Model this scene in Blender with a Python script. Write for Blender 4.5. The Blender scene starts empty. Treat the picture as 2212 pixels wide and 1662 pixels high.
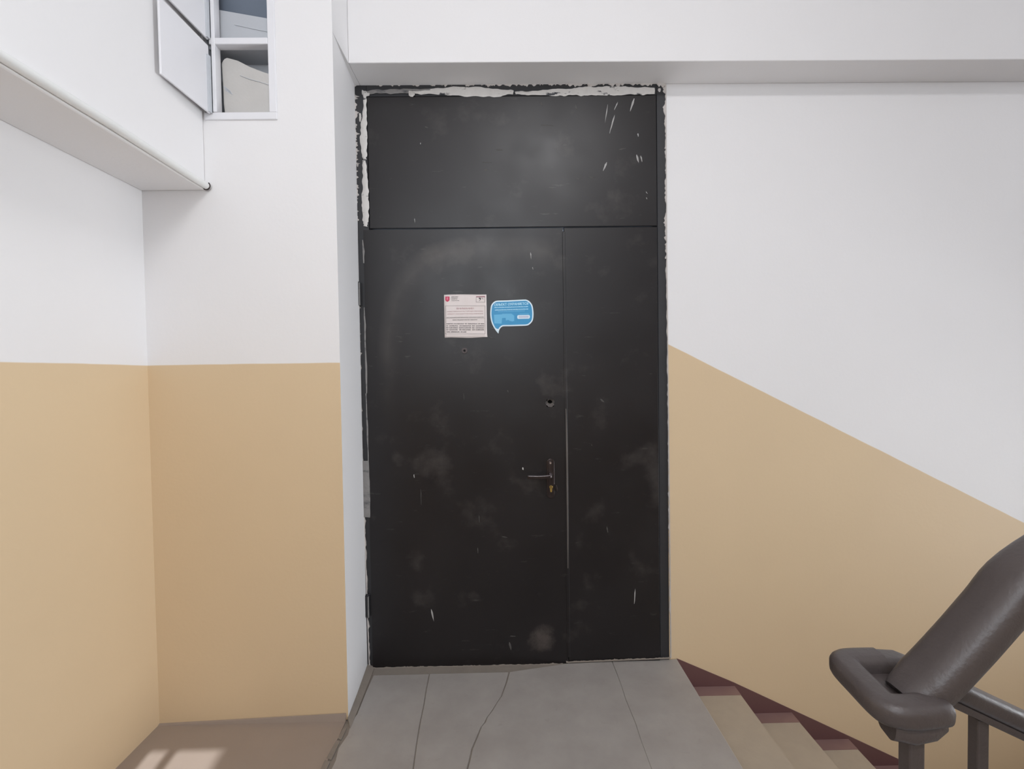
import bpy, bmesh, math, random
from mathutils import Vector, Matrix
random.seed(7)
scene = bpy.context.scene
COL = scene.collection

# ------------------------------------------------------------------ camera
EYE = Vector((0, 0, 1.516))
FPX = 1000.0
YAW, PITCH, ROLL = 0.0133, -0.0241, 0.0144
_f = Vector((math.sin(YAW)*math.cos(PITCH), math.cos(YAW)*math.cos(PITCH), math.sin(PITCH)))
_r = Vector((math.cos(YAW), -math.sin(YAW), 0))
_d = _f.cross(_r)
CR = _r*math.cos(ROLL) + _d*math.sin(ROLL)
CD = -_r*math.sin(ROLL) + _d*math.cos(ROLL)
cam_data = bpy.data.cameras.new('camera')
cam_data.sensor_fit = 'HORIZONTAL'
cam_data.sensor_width = 36.0
cam_data.lens = 36.0*FPX/2212.0
cam_data.clip_start = 0.02
cam = bpy.data.objects.new('camera', cam_data)
COL.objects.link(cam)
m = Matrix((CR, -CD, -_f)).transposed().to_4x4()
m.translation = EYE
cam.matrix_world = m
scene.camera = cam

# ------------------------------------------------------------------ light
scene.view_settings.view_transform = 'Standard'
scene.view_settings.look = 'None'
scene.view_settings.gamma = 1.0
scene.view_settings.use_curve_mapping = False
scene.view_settings.exposure = 0.06

world = bpy.data.worlds.new('sky')
scene.world = world
world.use_nodes = True
world.node_tree.nodes['Background'].inputs[0].default_value = (0.72, 0.82, 1.0, 1)
world.node_tree.nodes['Background'].inputs[1].default_value = 1.0

def area(name, loc, target, sx, sy, power, col, spread=180):
    l = bpy.data.lights.new(name, 'AREA'); l.shape = 'RECTANGLE'; l.size = sx; l.size_y = sy
    l.energy = power; l.color = col; l.spread = math.radians(spread)
    o = bpy.data.objects.new(name, l); COL.objects.link(o); o.location = loc
    o.rotation_euler = (Vector(target)-Vector(loc)).to_track_quat('-Z', 'Y').to_euler()
    return o
# unseen sources, invented for brightness: daylight at openings in the rear and right walls
area('added_rear_daylight', (-0.32, -1.86, 2.80), (-0.32, 2, 2.6), 1.45, 1.7, 43, (0.90, 0.95, 1.0))
area('added_mid_daylight', (5.16, 0.8, 2.9), (0, 0.9, 2.3), 2.2, 1.5, 21, (0.92, 0.96, 1.0))
area('added_low_daylight', (5.16, 1.25, 0.25), (-1.4, 0.9, 1.6), 1.1, 1.5, 29, (0.90, 0.95, 1.0), 75)
area('added_ceiling_fill', (0.45, -0.85, 4.16), (0.3, 0.1, 2.0), 1.2, 0.5, 64, (0.98, 0.98, 1.0))  # fill light added overhead, outside the view
sl = bpy.data.lights.new('sun', 'SUN'); sl.energy = 5; sl.angle = math.radians(0.3); sl.color = (0.93, 0.97, 1.0)
sun = bpy.data.objects.new('sun', sl); COL.objects.link(sun)
SUN_DIR = Vector((-0.115, 1.0, -0.912)).normalized()
sun.rotation_euler = SUN_DIR.to_track_quat('-Z', 'Y').to_euler()
sun.location = (0.3, -5, 6)

# ------------------------------------------------------------------ materials
def nodes(name):
    mt = bpy.data.materials.new(name); mt.use_nodes = True
    nt = mt.node_tree
    return mt, nt, nt.nodes['Principled BSDF']
def lin(c):
    return tuple(((v/255)/12.92 if v/255 <= 0.04045 else ((v/255+0.055)/1.055)**2.4) for v in c) + (1,)
def N(nt, t, **kw):
    n = nt.nodes.new(t)
    for k, v in kw.items(): setattr(n, k, v)
    return n
def math_node(nt, op, a, b=None, c=None, clamp=False):
    n = N(nt, 'ShaderNodeMath', operation=op); n.use_clamp = clamp
    for i, v in enumerate((a, b, c)):
        if v is None: continue
        if isinstance(v, (int, float)): n.inputs[i].default_value = v
        else: nt.links.new(v, n.inputs[i])
    return n.outputs[0]
def noise(nt, scale, detail=3, rough=0.5, vec=None, stretch=None):
    n = N(nt, 'ShaderNodeTexNoise'); n.inputs['Scale'].default_value = scale
    n.inputs['Detail'].default_value = detail; n.inputs['Roughness'].default_value = rough
    g = N(nt, 'ShaderNodeNewGeometry')
    v = g.outputs['Position']
    if stretch:
        mp = N(nt, 'ShaderNodeMapping'); mp.inputs['Scale'].default_value = stretch
        nt.links.new(v, mp.inputs['Vector']); v = mp.outputs[0]
    nt.links.new(v, n.inputs['Vector'])
    return n.outputs['Fac']
def mixc(nt, fac, a, b):
    n = N(nt, 'ShaderNodeMix', data_type='RGBA')
    if isinstance(fac, (int, float)): n.inputs[0].default_value = fac
    else: nt.links.new(fac, n.inputs[0])
    for i, v in ((6, a), (7, b)):
        if isinstance(v, tuple): n.inputs[i].default_value = v
        else: nt.links.new(v, n.inputs[i])
    return n.outputs[2]
def ramp(nt, fac, p0, p1):
    n = N(nt, 'ShaderNodeMapRange'); n.inputs[1].default_value = p0; n.inputs[2].default_value = p1
    nt.links.new(fac, n.inputs[0]); return n.outputs[0]
def bump(nt, bs, h, strength, dist):
    b = N(nt, 'ShaderNodeBump'); b.inputs['Strength'].default_value = strength; b.inputs['Distance'].default_value = dist
    nt.links.new(h, b.inputs['Height']); nt.links.new(b.outputs[0], bs.inputs['Normal'])
def simple(name, c, rough=0.6, metal=0.0, var=0.06, scale=12, bmp=0.0, spec=0.5):
    mt, nt, bs = nodes(name)
    a = lin(c); b = tuple(v*(1-var) for v in a[:3]) + (1,)
    nt.links.new(mixc(nt, noise(nt, scale), a, b), bs.inputs['Base Color'])
    bs.inputs['Roughness'].default_value = rough; bs.inputs['Metallic'].default_value = metal
    bs.inputs['Specular IOR Level'].default_value = spec
    if bmp: bump(nt, bs, noise(nt, scale*6), bmp, 0.002)
    return mt

WHITE = (230, 228, 228)
OCHRE = (214, 190, 156)
def wall_paint(name, dado=None):
    """white oil paint; dado = (z0, slope, x0): ochre below z0 - slope*(x-x0)"""
    mt, nt, bs = nodes(name)
    w = mixc(nt, noise(nt, 2.2, 4), lin(WHITE), tuple(v*0.965 for v in lin(WHITE)[:3])+(1,))
    col = w
    if dado:
        z0, s, x0 = dado
        g = N(nt, 'ShaderNodeNewGeometry'); sp = N(nt, 'ShaderNodeSeparateXYZ'); nt.links.new(g.outputs['Position'], sp.inputs[0])
        line = math_node(nt, 'MULTIPLY_ADD', sp.outputs['X'], -s, z0 + s*x0)
        wob = math_node(nt, 'MULTIPLY_ADD', noise(nt, 5, 2), 0.006, -0.003)
        dz = math_node(nt, 'SUBTRACT', math_node(nt, 'ADD', line, wob), sp.outputs['Z'])
        fac = math_node(nt, 'MULTIPLY_ADD', dz, 250, 0.5, clamp=True)
        o = mixc(nt, noise(nt, 2.5, 4), lin(OCHRE), tuple(v*0.95 for v in lin(OCHRE)[:3])+(1,))
        col = mixc(nt, fac, w, o)
    nt.links.new(col, bs.inputs['Base Color'])
    bs.inputs['Roughness'].default_value = 0.6
    bs.inputs['Specular IOR Level'].default_value = 0.35
    h = math_node(nt, 'ADD', math_node(nt, 'MULTIPLY', noise(nt, 1.6, 2), 4.0), noise(nt, 60, 3))
    bump(nt, bs, h, 0.25, 0.0016)
    return mt
DADO_Z = 1.573
M = {}
M['white'] = wall_paint('white_wall_paint')
M['dado_level'] = wall_paint('two_tone_paint_level', (DADO_Z, 0.0, 0.0))
M['dado_slope'] = wall_paint('two_tone_paint_sloping', (1.652, 0.514, 0.849))

# black door paint: scuffed, semi gloss
def door_paint():
    mt, nt, bs = nodes('black_scuffed_door_paint')
    base = mixc(nt, ramp(nt, noise(nt, 1.7, 3), 0.3, 0.75), lin((22, 18, 19)), lin((33, 30, 31)))
    g = N(nt, 'ShaderNodeNewGeometry'); sp = N(nt, 'ShaderNodeSeparateXYZ'); nt.links.new(g.outputs['Position'], sp.inputs[0])
    # dusty rubbed arc on the main leaf
    u = math_node(nt, 'DIVIDE', math_node(nt, 'ADD', sp.outputs['X'], 0.03), 0.58)
    v = math_node(nt, 'DIVIDE', math_node(nt, 'SUBTRACT', sp.outputs['Z'], 1.35), 0.80)
    q = math_node(nt, 'ADD', math_node(nt, 'POWER', math_node(nt, 'ABSOLUTE', u), 3.2), math_node(nt, 'POWER', math_node(nt, 'ABSOLUTE', v), 3.2))
    dist = math_node(nt, 'ABSOLUTE', math_node(nt, 'SUBTRACT', q, 1.0))
    band = math_node(nt, 'SUBTRACT', 1.0, math_node(nt, 'MULTIPLY', dist, 3.0), clamp=True)
    upper = ramp(nt, sp.outputs['Z'], 1.2, 2.0)
    band = math_node(nt, 'MULTIPLY', math_node(nt, 'MULTIPLY', band, upper), ramp(nt, noise(nt, 3.2, 5), 0.30, 0.6), clamp=True)
    band = math_node(nt, 'MULTIPLY', band, ramp(nt, sp.outputs['X'], 0.34, 0.16), clamp=True)
    col = mixc(nt, math_node(nt, 'MULTIPLY', band, 0.55), base, lin((92, 86, 82)))
    # grey smudge low on the main leaf
    bx = math_node(nt, 'DIVIDE', math_node(nt, 'SUBTRACT', sp.outputs['X'], 0.175), 0.085)
    bz = math_node(nt, 'DIVIDE', math_node(nt, 'SUBTRACT', sp.outputs['Z'], 0.125), 0.085)
    bd = math_node(nt, 'ADD', math_node(nt, 'MULTIPLY', bx, bx), math_node(nt, 'MULTIPLY', bz, bz))
    bl = math_node(nt, 'SUBTRACT', math_node(nt, 'MULTIPLY_ADD', noise(nt, 11, 6, 0.65), 3.2, -0.95), math_node(nt, 'MULTIPLY', bd, 0.8), clamp=True)
    col = mixc(nt, math_node(nt, 'MULTIPLY', bl, 0.6, clamp=True), col, lin((88, 80, 76)))
    # dust clouds and fine rubbing strokes
    cl = ramp(nt, noise(nt, 4.5, 6, 0.6), 0.58, 0.85)
    col = mixc(nt, math_node(nt, 'MULTIPLY', cl, 0.35, clamp=True), col, lin((104, 98, 94)))
    st = ramp(nt, noise(nt, 9, 5, 0.6, stretch=(1.0, 1, 4.5)), 0.66, 0.80)
    col = mixc(nt, math_node(nt, 'MULTIPLY', st, 0.25, clamp=True), col, lin((120, 116, 112)))
    nt.links.new(col, bs.inputs['Base Color'])
    rg = ramp(nt, noise(nt, 6, 4), 0.2, 0.9)
    nt.links.new(math_node(nt, 'MULTIPLY_ADD', rg, 0.12, 0.33), bs.inputs['Roughness'])
    bs.inputs['Specular IOR Level'].default_value = 0.4
    bump(nt, bs, noise(nt, 3.0, 3), 0.2, 0.004)
    return mt
M['door'] = door_paint()
M['frame'] = simple('black_frame_paint', (46, 46, 49), 0.5, 0, 0.3, 9, 0.2)
M['pale_edge'] = simple('pale_grey_steel_edge', (112, 106, 102), 0.45, 0.2, 0.5, 7)
def putty_mat(name, c, lo, hi):
    mt, nt, bs = nodes(name)
    a = mixc(nt, noise(nt, 30, 4), lin(c), tuple(v*0.8 for v in lin(c)[:3])+(1,))
    k = ramp(nt, noise(nt, 34, 5, 0.6, stretch=(0.45, 1, 0.9)), lo, hi)
    nt.links.new(mixc(nt, math_node(nt, 'MULTIPLY', k, 1.0, clamp=True), a, lin((62, 63, 68))), bs.inputs['Base Color'])
    bs.inputs['Roughness'].default_value = 0.75
    bump(nt, bs, noise(nt, 90, 4), 0.5, 0.003)
    return mt
M['putty'] = putty_mat('white_putty', (216, 212, 208), 0.60, 0.66)
M['putty_grey'] = putty_mat('grey_smeared_putty', (138, 135, 133), 0.52, 0.75)
M['plaster'] = simple('rough_plaster_edge', (206, 200, 196), 0.85, 0, 0.25, 22, 0.6)
M['drip'] = simple('dry_white_paint_drops', (176, 174, 172), 0.7, 0, 0.3, 60)
M['scuff'] = simple('faint_grey_scuff', (84, 81, 79), 0.7, 0, 0.4, 60)
M['dark_steel'] = simple('dark_bronze_steel', (66, 58, 57), 0.3, 0.7, 0.25, 30)
M['bright_steel'] = simple('bright_steel_and_highlight', (205, 198, 200), 0.22, 0.9, 0.15, 30)  # screw head, and the highlight painted on the lever top
M['brass'] = simple('brass_lock_cylinder', (190, 158, 88), 0.35, 0.8, 0.2, 40)
M['hole'] = simple('black_lock_hole', (10, 9, 9), 0.9, 0, 0.1)
M['broken'] = simple('broken_grey_filler', (108, 102, 99), 0.9, 0, 0.4, 60, 0.6)
M['paper'] = simple('white_printed_paper', (226, 216, 213), 0.6, 0, 0.06, 18)
M['ink'] = simple('grey_black_ink', (82, 78, 78), 0.7, 0, 0.2, 90)
M['ink_light'] = simple('faint_grey_ink', (150, 142, 142), 0.7, 0, 0.1, 90)
M['ink_pink'] = simple('faded_red_ink', (186, 152, 154), 0.7, 0, 0.1, 90)
M['red'] = simple('crimson_emblem_ink', (196, 62, 94), 0.6, 0, 0.1, 60)
M['pink'] = simple('pink_emblem_ink', (220, 130, 150), 0.6, 0, 0.1, 60)
M['maroon_ink'] = simple('maroon_ink', (142, 84, 96), 0.6, 0, 0.1, 60)
M['blue'] = simple('sticker_blue', (24, 140, 192), 0.4, 0, 0.08, 30)
M['blue_light'] = simple('sticker_light_blue', (86, 172, 214), 0.4, 0, 0.05, 30)
M['sticker_white'] = simple('sticker_white', (214, 232, 242), 0.4, 0, 0.04, 30)
M['sticker_text'] = simple('sticker_pale_blue_print', (168, 218, 240), 0.4, 0, 0.05, 30)
M['pill'] = simple('sticker_grey_print', (186, 194, 214), 0.4, 0, 0.05, 30)
M['maroon'] = simple('maroon_floor_paint', (104, 72, 71), 0.4, 0, 0.12, 9)
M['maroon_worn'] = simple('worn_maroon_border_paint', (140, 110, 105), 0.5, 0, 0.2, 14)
M['tread'] = simple('worn_terrazzo_tread', (178, 164, 146), 0.5, 0, 0.16, 14, 0.2)
M['cement'] = simple('rough_cement', (142, 132, 122), 0.85, 0, 0.25, 14, 0.6)
M['rail'] = simple('dark_grey_rail_paint', (78, 70, 68), 0.42, 0, 0.15, 24, 0.35)
M['pipe'] = simple('white_conduit', (226, 226, 224), 0.5, 0, 0.05, 14)
M['cabinet'] = simple('white_cabinet_enamel', (226, 225, 228), 0.4, 0, 0.04, 10)
M['niche'] = simple('grey_niche_lining', (196, 199, 204), 0.7, 0, 0.12, 9, 0.3)
M['niche_pale'] = simple('pale_niche_panel', (186, 189, 194), 0.7, 0, 0.1, 9, 0.2)
M['niche_dark'] = simple('blue_grey_niche_panel', (104, 114, 128), 0.6, 0, 0.15, 9)
M['board'] = simple('off_white_board', (198, 195, 191), 0.65, 0, 0.12, 14, 0.3)
M['outside'] = simple('pale_render', (190, 186, 178), 0.9, 0, 0.1, 2)
def slab_mat():
    mt, nt, bs = nodes('grey_white_marble_slab')
    c = mixc(nt, ramp(nt, noise(nt, 5, 6, 0.6), 0.3, 0.75), lin((166, 160, 154)), lin((150, 143, 138)))
    c = mixc(nt, math_node(nt, 'MULTIPLY', ramp(nt, noise(nt, 16, 5, 0.65), 0.62, 0.8), 0.35, clamp=True), c, lin((122, 114, 108)))
    nt.links.new(c, bs.inputs['Base Color']); bs.inputs['Roughness'].default_value = 0.5
    bump(nt, bs, noise(nt, 30, 4), 0.15, 0.001)
    return mt
M['slab'] = slab_mat()
M['brown_floor'] = simple('brown_painted_floor', (156, 142, 132), 0.32, 0, 0.12, 6, 0.1)

# ------------------------------------------------------------------ mesh helpers
ROOT = {}
def tag(o, label=None, cat=None, group=None, kind=None):
    if label: o['label'] = label
    if cat: o['category'] = cat
    if group: o['group'] = group
    if kind: o['kind'] = kind
    return o
def empty(name, loc):
    o = bpy.data.objects.new(name, None); o.empty_display_size = 0.1
    COL.objects.link(o); o.location = loc; ROOT[o] = Vector(loc); return o
class MB:
    def __init__(s): s.v = []; s.f = []; s.mi = []
    def add(s, vs, fs, mi=0):
        b = len(s.v); s.v += [Vector(v) for v in vs]
        for i, f in enumerate(fs):
            s.f.append([b+k for k in f]); s.mi.append(mi[i] if isinstance(mi, (list, tuple)) else mi)
        return s
    def box(s, x0, x1, y0, y1, z0, z1, mi=0):
        # face order: -x, +x, -y, +y, -z, +z
        vs = [(x, y, z) for x in (x0, x1) for y in (y0, y1) for z in (z0, z1)]
        return s.add(vs, [(0, 1, 3, 2), (4, 6, 7, 5), (0, 4, 5, 1), (2, 3, 7, 6), (0, 2, 6, 4), (1, 5, 7, 3)], mi)
    def prism_xz(s, pts, y0, y1, mi=0):       # polygon in x,z extruded along y
        n = len(pts)
        a = sum(pts[i][0]*pts[(i+1) % n][1]-pts[(i+1) % n][0]*pts[i][1] for i in range(n))
        if a < 0: pts = pts[::-1]
        vs = [(p[0], y0, p[1]) for p in pts] + [(p[0], y1, p[1]) for p in pts]
        fs = [list(range(n)), list(range(2*n-1, n-1, -1))] + [(i+n, (i+1) % n+n, (i+1) % n, i) for i in range(n)]
        return s.add(vs, fs, mi)
    def prism_xy(s, pts, z0, z1, mi=0):
        n = len(pts)
        a = sum(pts[i][0]*pts[(i+1) % n][1]-pts[(i+1) % n][0]*pts[i][1] for i in range(n))
        if a < 0: pts = pts[::-1]
        vs = [(p[0], p[1], z1) for p in pts] + [(p[0], p[1], z0) for p in pts]
        fs = [list(range(n)), list(range(2*n-1, n-1, -1))] + [(i+n, (i+1) % n+n, (i+1) % n, i) for i in range(n)]
        return s.add(vs, fs, mi)
    def tube(s, pts, r, n=14, mi=0, caps=True):
        return s.sweep(pts, [(r*math.cos(2*math.pi*i/n), r*math.sin(2*math.pi*i/n)) for i in range(n)], mi=mi, caps=caps)
    def sweep(s, pts, prof, up=(0, 0, 1), mi=0, caps=True, scales=None):
        pts = [Vector(p) for p in pts]; n = len(prof); b = len(s.v); vs = []
        for i, p in enumerate(pts):
            t = (pts[min(i+1, len(pts)-1)]-pts[max(i-1, 0)]).normalized()
            u = Vector(up)
            if abs(t.dot(u)) > 0.97: u = Vector((0, 1, 0))
            side = t.cross(u).normalized(); uu = side.cross(t).normalized()
            k = scales[i] if scales else 1.0
            vs += [p + side*a*k + uu*c*k for a, c in prof]
        fs = []
        for i in range(len(pts)-1):
            for j in range(n):
                k = (j+1) % n
                fs.append((i*n+j, i*n+k, (i+1)*n+k, (i+1)*n+j))
        if caps:
            fs.append(list(range(n))[::-1]); fs.append([(len(pts)-1)*n+j for j in range(n)])
        return s.add(vs, fs, mi)
    def build(s, name, mats, parent=None, smooth=False, bevel=0, seg=2):
        me = bpy.data.meshes.new(name)
        off = ROOT.get(parent, Vector()) if parent else Vector()
        own = Vector()
        if not parent and s.v:   # origin at the base centre
            xs = [v.x for v in s.v]; ys = [v.y for v in s.v]; zs = [v.z for v in s.v]
            own = Vector(((min(xs)+max(xs))/2, (min(ys)+max(ys))/2, min(zs)))
            off = own
        me.from_pydata([v-off for v in s.v], [], s.f)
        mats = mats if isinstance(mats, (list, tuple)) else [mats]
        for mt in mats: me.materials.append(M[mt])
        for p, k in zip(me.polygons, s.mi): p.material_index = k; p.use_smooth = smooth
        bm = bmesh.new(); bm.from_mesh(me)
        bmesh.ops.recalc_face_normals(bm, faces=bm.faces)
        if bevel:
            ed = [e for e in bm.edges if len(e.link_faces) == 2 and e.calc_face_angle(0) > 0.6]
            bmesh.ops.bevel(bm, geom=ed, offset=bevel, segments=seg, profile=0.5, affect='EDGES', clamp_overlap=True)
        bm.to_mesh(me); bm.free()
        if smooth:
            me.set_sharp_from_angle(angle=math.radians(40))
        o = bpy.data.objects.new(name, me); COL.objects.link(o)
        if parent: o.parent = parent
        else: o.location = own
        ROOT[o] = off
        return o
def struct(name, mb, mats, label=None, **kw):
    o = mb.build(name, mats, **kw); o['kind'] = 'structure'
    if label: o['label'] = label
    return o
def catmull(pts, n=8):
    pts = [Vector(p) for p in pts]; out = []
    for i in range(len(pts)-1):
        p0 = pts[max(i-1, 0)]; p1 = pts[i]; p2 = pts[i+1]; p3 = pts[min(i+2, len(pts)-1)]
        for k in range(n):
            t = k/n
            out.append(0.5*((2*p1)+(p2-p0)*t+(2*p0-5*p1+4*p2-p3)*t*t+(3*p1-p0-3*p2+p3)*t**3))
    out.append(pts[-1]); return out
def round_rect(w, h, r, n=5):
    out = []
    for cx, cy, a0 in ((w/2-r, h/2-r, 0), (-w/2+r, h/2-r, 90), (-w/2+r, -h/2+r, 180), (w/2-r, -h/2+r, 270)):
        for k in range(n+1):
            a = math.radians(a0+90*k/n); out.append((cx+r*math.cos(a), cy+r*math.sin(a)))
    return out

# ------------------------------------------------------------------ key dimensions (metres)
YD = 2.389      # plane of the door and of the far wall of the stair flight
YP = 2.014      # front of the pier left of the door
XL = -1.540     # left wall
XPR = -0.716    # right edge of the pier
XDL, XDR = -0.742, 0.838
ZTOP = 2.988
XB, ZB = -1.270, 2.316      # longitudinal beam along the left wall
YBEAM, ZBEAM = 2.215, 2.982 # front and underside of the lintel beam
XN = 0.878      # landing edge
RISE, RUN = 0.15, 0.3033
YREAR, XR, ZC = -1.95, 5.3, 4.25
def D(u, v, y=YD):          # a measured point of the door plane, in metres (x, z)
    d = CR*((u-1106)/FPX) + CD*((v-831)/FPX) + _f
    t = y/d.y
    return (d.x*t, EYE.z + d.z*t)

# ------------------------------------------------------------------ setting
struct('wall_left', MB().box(XL-0.2, XL, YREAR, YD+0.15, -0.2, ZC), 'dado_level', 'left stairwell wall, white above an ochre dado')

# pier left of the door with a cabinet niche; front painted in two tones, reveal white
NX0, NX1, NZ0, NZ1, NYB = -1.262, -0.985, 2.635, 3.30, 2.16
p = MB()
F2 = [0, 0, 1, 0, 0, 0]   # only the -y face carries the dado
low = [(-0.985, YP), (XPR, YP), (XDL, YD), (XDL, YD+0.15), (-0.985, YD+0.15)]
n = len(low)
vs = [(a, b, 0) for a, b in low] + [(a, b, ZBEAM) for a, b in low]
p.add(vs, [(0, 1, n+1, n)], 1)
p.add(vs, [(i, i+1, n+i+1, n+i) for i in range(1, n-1)] + [list(range(n, 2*n))], 0)
p.box(-0.985, XPR, YP, YD+0.15, ZBEAM, ZC, F2)
p.box(XL, -0.985, YP, YD+0.15, 0, NZ0, F2)
p.box(XL, -0.985, YP, YD+0.15, NZ1, ZC, F2)
p.box(XL, NX0, YP, YD+0.15, NZ0, NZ1, F2)
p.box(NX0, NX1, NYB, YD+0.15, NZ0, NZ1, 0)
struct('wall_back_left', p, ['white', 'dado_level'], 'pier left of the black door, ochre below and white above')
# far wall right of the door
w = MB()
w.box(XDR, XR, YD, YD+0.15, -3.2, ZC, [0, 0, 1, 0, 0, 0])
w.box(XDL, XDR, YD, YD+0.15, ZTOP+0.002, ZC, 0)
struct('wall_back', w, ['white', 'dado_slope'], 'wall beside the stairs with an ochre dado falling to the right')
struct('beam_lintel', MB().box(XPR, XR, YBEAM, YD, ZBEAM, ZC), 'white', 'white lintel beam over the black door', bevel=0.004)
struct('beam_left', MB().box(XL, XB, YREAR, YP, ZB, ZC), 'white', 'white beam running along the left wall', bevel=0.006)
struct('ceiling', MB().box(XL-0.2, XR+0.2, YREAR-0.2, YD+0.15, ZC, ZC+0.2), 'white')
struct('added_fill_housing', MB().box(-0.2, 1.1, -1.15, -0.55, 4.18, ZC-0.001), 'cabinet', bevel=0.01)  # unseen box added to go with the overhead fill light
# rear wall (behind the viewer) with its window opening
WX0, WX1, WZ0, WZ1 = -1.07, 0.42, 1.85, 3.66
r = MB()
r.box(XL-0.2, WX0, YREAR-0.2, YREAR, -3.2, ZC); r.box(WX1, XR, YREAR-0.2, YREAR, -3.2, ZC)
r.box(WX0, WX1, YREAR-0.2, YREAR, -3.2, WZ0); r.box(WX0, WX1, YREAR-0.2, YREAR, WZ1, ZC)
struct('wall_rear', r, 'dado_level')
w = MB()  # unseen window, bars placed to shape the sun patches on the floor
for x in (WX0, -0.945, WX1-0.05):
    w.box(x, x+(0.035 if x == -0.945 else 0.05), YREAR-0.12, YREAR-0.07, WZ0, WZ1)
w.box(WX0, WX1, YREAR-0.12, YREAR-0.07, WZ0, WZ0+0.05); w.box(WX0, WX1, YREAR-0.12, YREAR-0.07, WZ1-0.05, WZ1)
struct('window_1', w, 'cabinet', 'unseen white framed window behind the viewer')
# right wall with unseen openings added for the landing daylight
r = MB()
r.box(XR, XR+0.2, YREAR, YD+0.15, -3.2, -0.5); r.box(XR, XR+0.2, YREAR, YD+0.15, 1.0, 2.1); r.box(XR, XR+0.2, YREAR, 0.7, -0.5, 1.0); r.box(XR, XR+0.2, 1.8, YD+0.15, -0.5, 1.0); r.box(XR, XR+0.2, YREAR, YD+0.15, 3.7, ZC)
r.box(XR, XR+0.2, YREAR, -0.4, 2.1, 3.7); r.box(XR, XR+0.2, 2.0, YD+0.15, 2.1, 3.7)
struct('wall_right', r, 'dado_level')
# unseen block added outside to keep the sun off most of the window
struct('sun_blocker', MB().box(-0.25, 4.5, -6.2, -5.6, -3, 9.5), 'outside')

# floor: brown painted strip on the left, slabs in front of the door
fl = MB(); fl.box(XL, XN-0.005, YREAR, YD+0.15, -0.25, -0.0045)
floor = struct('floor', fl, 'cement', 'landing floor of worn grey slabs and brown paint')
b = MB()
b.box(XL, XPR-0.008, YREAR, YP, -0.016, 0)
# paint runs up a plaster cove at the foot of the pier
b.add([(XL, YP, 0), (XL, YP-0.01, 0), (XL, YP, 0.004), (XPR-0.008, YP, 0), (XPR-0.008, YP-0.012, 0), (XPR-0.008, YP-0.003, 0.032)],
      [(0, 1, 2), (3, 5, 4), (1, 4, 5, 2), (0, 2, 5, 3), (0, 3, 4, 1)])
b.build('painted_strip', 'brown_floor', floor)
# slabs (x joints measured at the far edge), second joint is a jagged crack
YF, YN = 2.315, 1.20
crack = [(-0.005, YF), (-0.018, 2.24), (-0.030, 2.19), (-0.043, 2.14), (-0.062, 2.10), (-0.082, 2.05), (-0.104, 2.01), (-0.112, 1.98), (-0.128, 1.955),
         (-0.141, 1.90), (-0.158, 1.84), (-0.163, 1.79), (-0.170, 1.74), (-0.176, 1.5), (-0.18, YN)]
j1 = [(-0.408, YF), (-0.404, 2.2), (-0.398, 2.1), (-0.394, 1.98), (-0.387, 1.86), (-0.377, 1.74), (-0.37, YN)]
j3 = [(0.535, 2.384), (0.537, 2.2), (0.533, 2.1), (0.537, 1.95), (0.534, 1.86), (0.536, YN)]
def slab(left, right, z=0.0):
    mb = MB(); mb.prism_xy(left + right[::-1], -0.016, z)
    return mb.build('slab', 'slab', floor, bevel=0.0018, seg=1)
def sh(line, dx): return [(x+dx+random.uniform(-.0008, .0008), y) for x, y in line]
edgeL = [(-0.690, YF), (-0.692, 2.2), (-0.688, 2.05), (-0.700, 2.0), (-0.690, 1.93), (-0.704, 1.86), (-0.694, 1.8), (-0.698, 1.6), (-0.70, YN)]
slab(edgeL, sh(j1, -0.002), -0.001)
slab(sh(j1, 0.002), sh(crack, -0.0025), 0.0)
slab(sh(crack, 0.0025) , [(0.300, 2.372)] + sh(j3, -0.0004)[0:], 0.0005)
slab(sh(j3, 0.0004), [(XN, YD-0.002), (XN+0.004, YN)], 0.001)
for k, (x0, x1) in enumerate(((-0.70, -0.36), (-0.355, -0.02), (-0.015, 0.45), (0.455, XN+0.004))):
    for y0, y1 in ((0.2, 1.195), (-0.85, 0.195), (YREAR, -0.855)):
        MB().box(x0, x1, y0, y1, -0.016, 0.0).build('slab', 'slab', floor, bevel=0.0018, seg=1)
# cement bedding strip under the door and mortar along the reveal
c = MB()
c.prism_xy([(XDL, YF+0.003), (-0.40, YF+0.004), (0.0, YF+0.006), (0.18, 2.345), (0.30, 2.376), (0.34, YD), (0.34, YD+0.02), (XDL, YD+0.02)], -0.016, -0.003)
c.build('threshold_strip', 'cement', floor)
c = MB()
c.add([(XPR-0.004, YP, 0), (-0.69, 1.96, 0), (-0.693, 2.1, 0), (-0.700, 2.32, 0), (-0.744, 2.22, 0.012), (-0.742, YD, 0.012), (-0.706, YD, 0), (XPR-0.002, YP, 0.014)],
      [(0, 1, 7), (1, 2, 7), (2, 4, 7), (2, 3, 4), (3, 5, 4), (3, 6, 5)])
c.build('mortar_joint', 'cement', floor)
for k, poly in enumerate(([(-0.722, 1.97), (-0.706, 1.965), (-0.708, 1.90), (-0.724, 1.91)],
                          [(-0.726, 1.90), (-0.709, 1.89), (-0.711, 1.80), (-0.733, 1.81)],
                          [(-0.735, 1.80), (-0.712, 1.79), (-0.714, 1.60), (-0.738, 1.60)])):
    mb = MB(); mb.prism_xy(poly, -0.01, 0.0015+0.001*k); mb.build('broken_slab_edge', 'cement', floor, bevel=0.001, seg=1)

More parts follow.
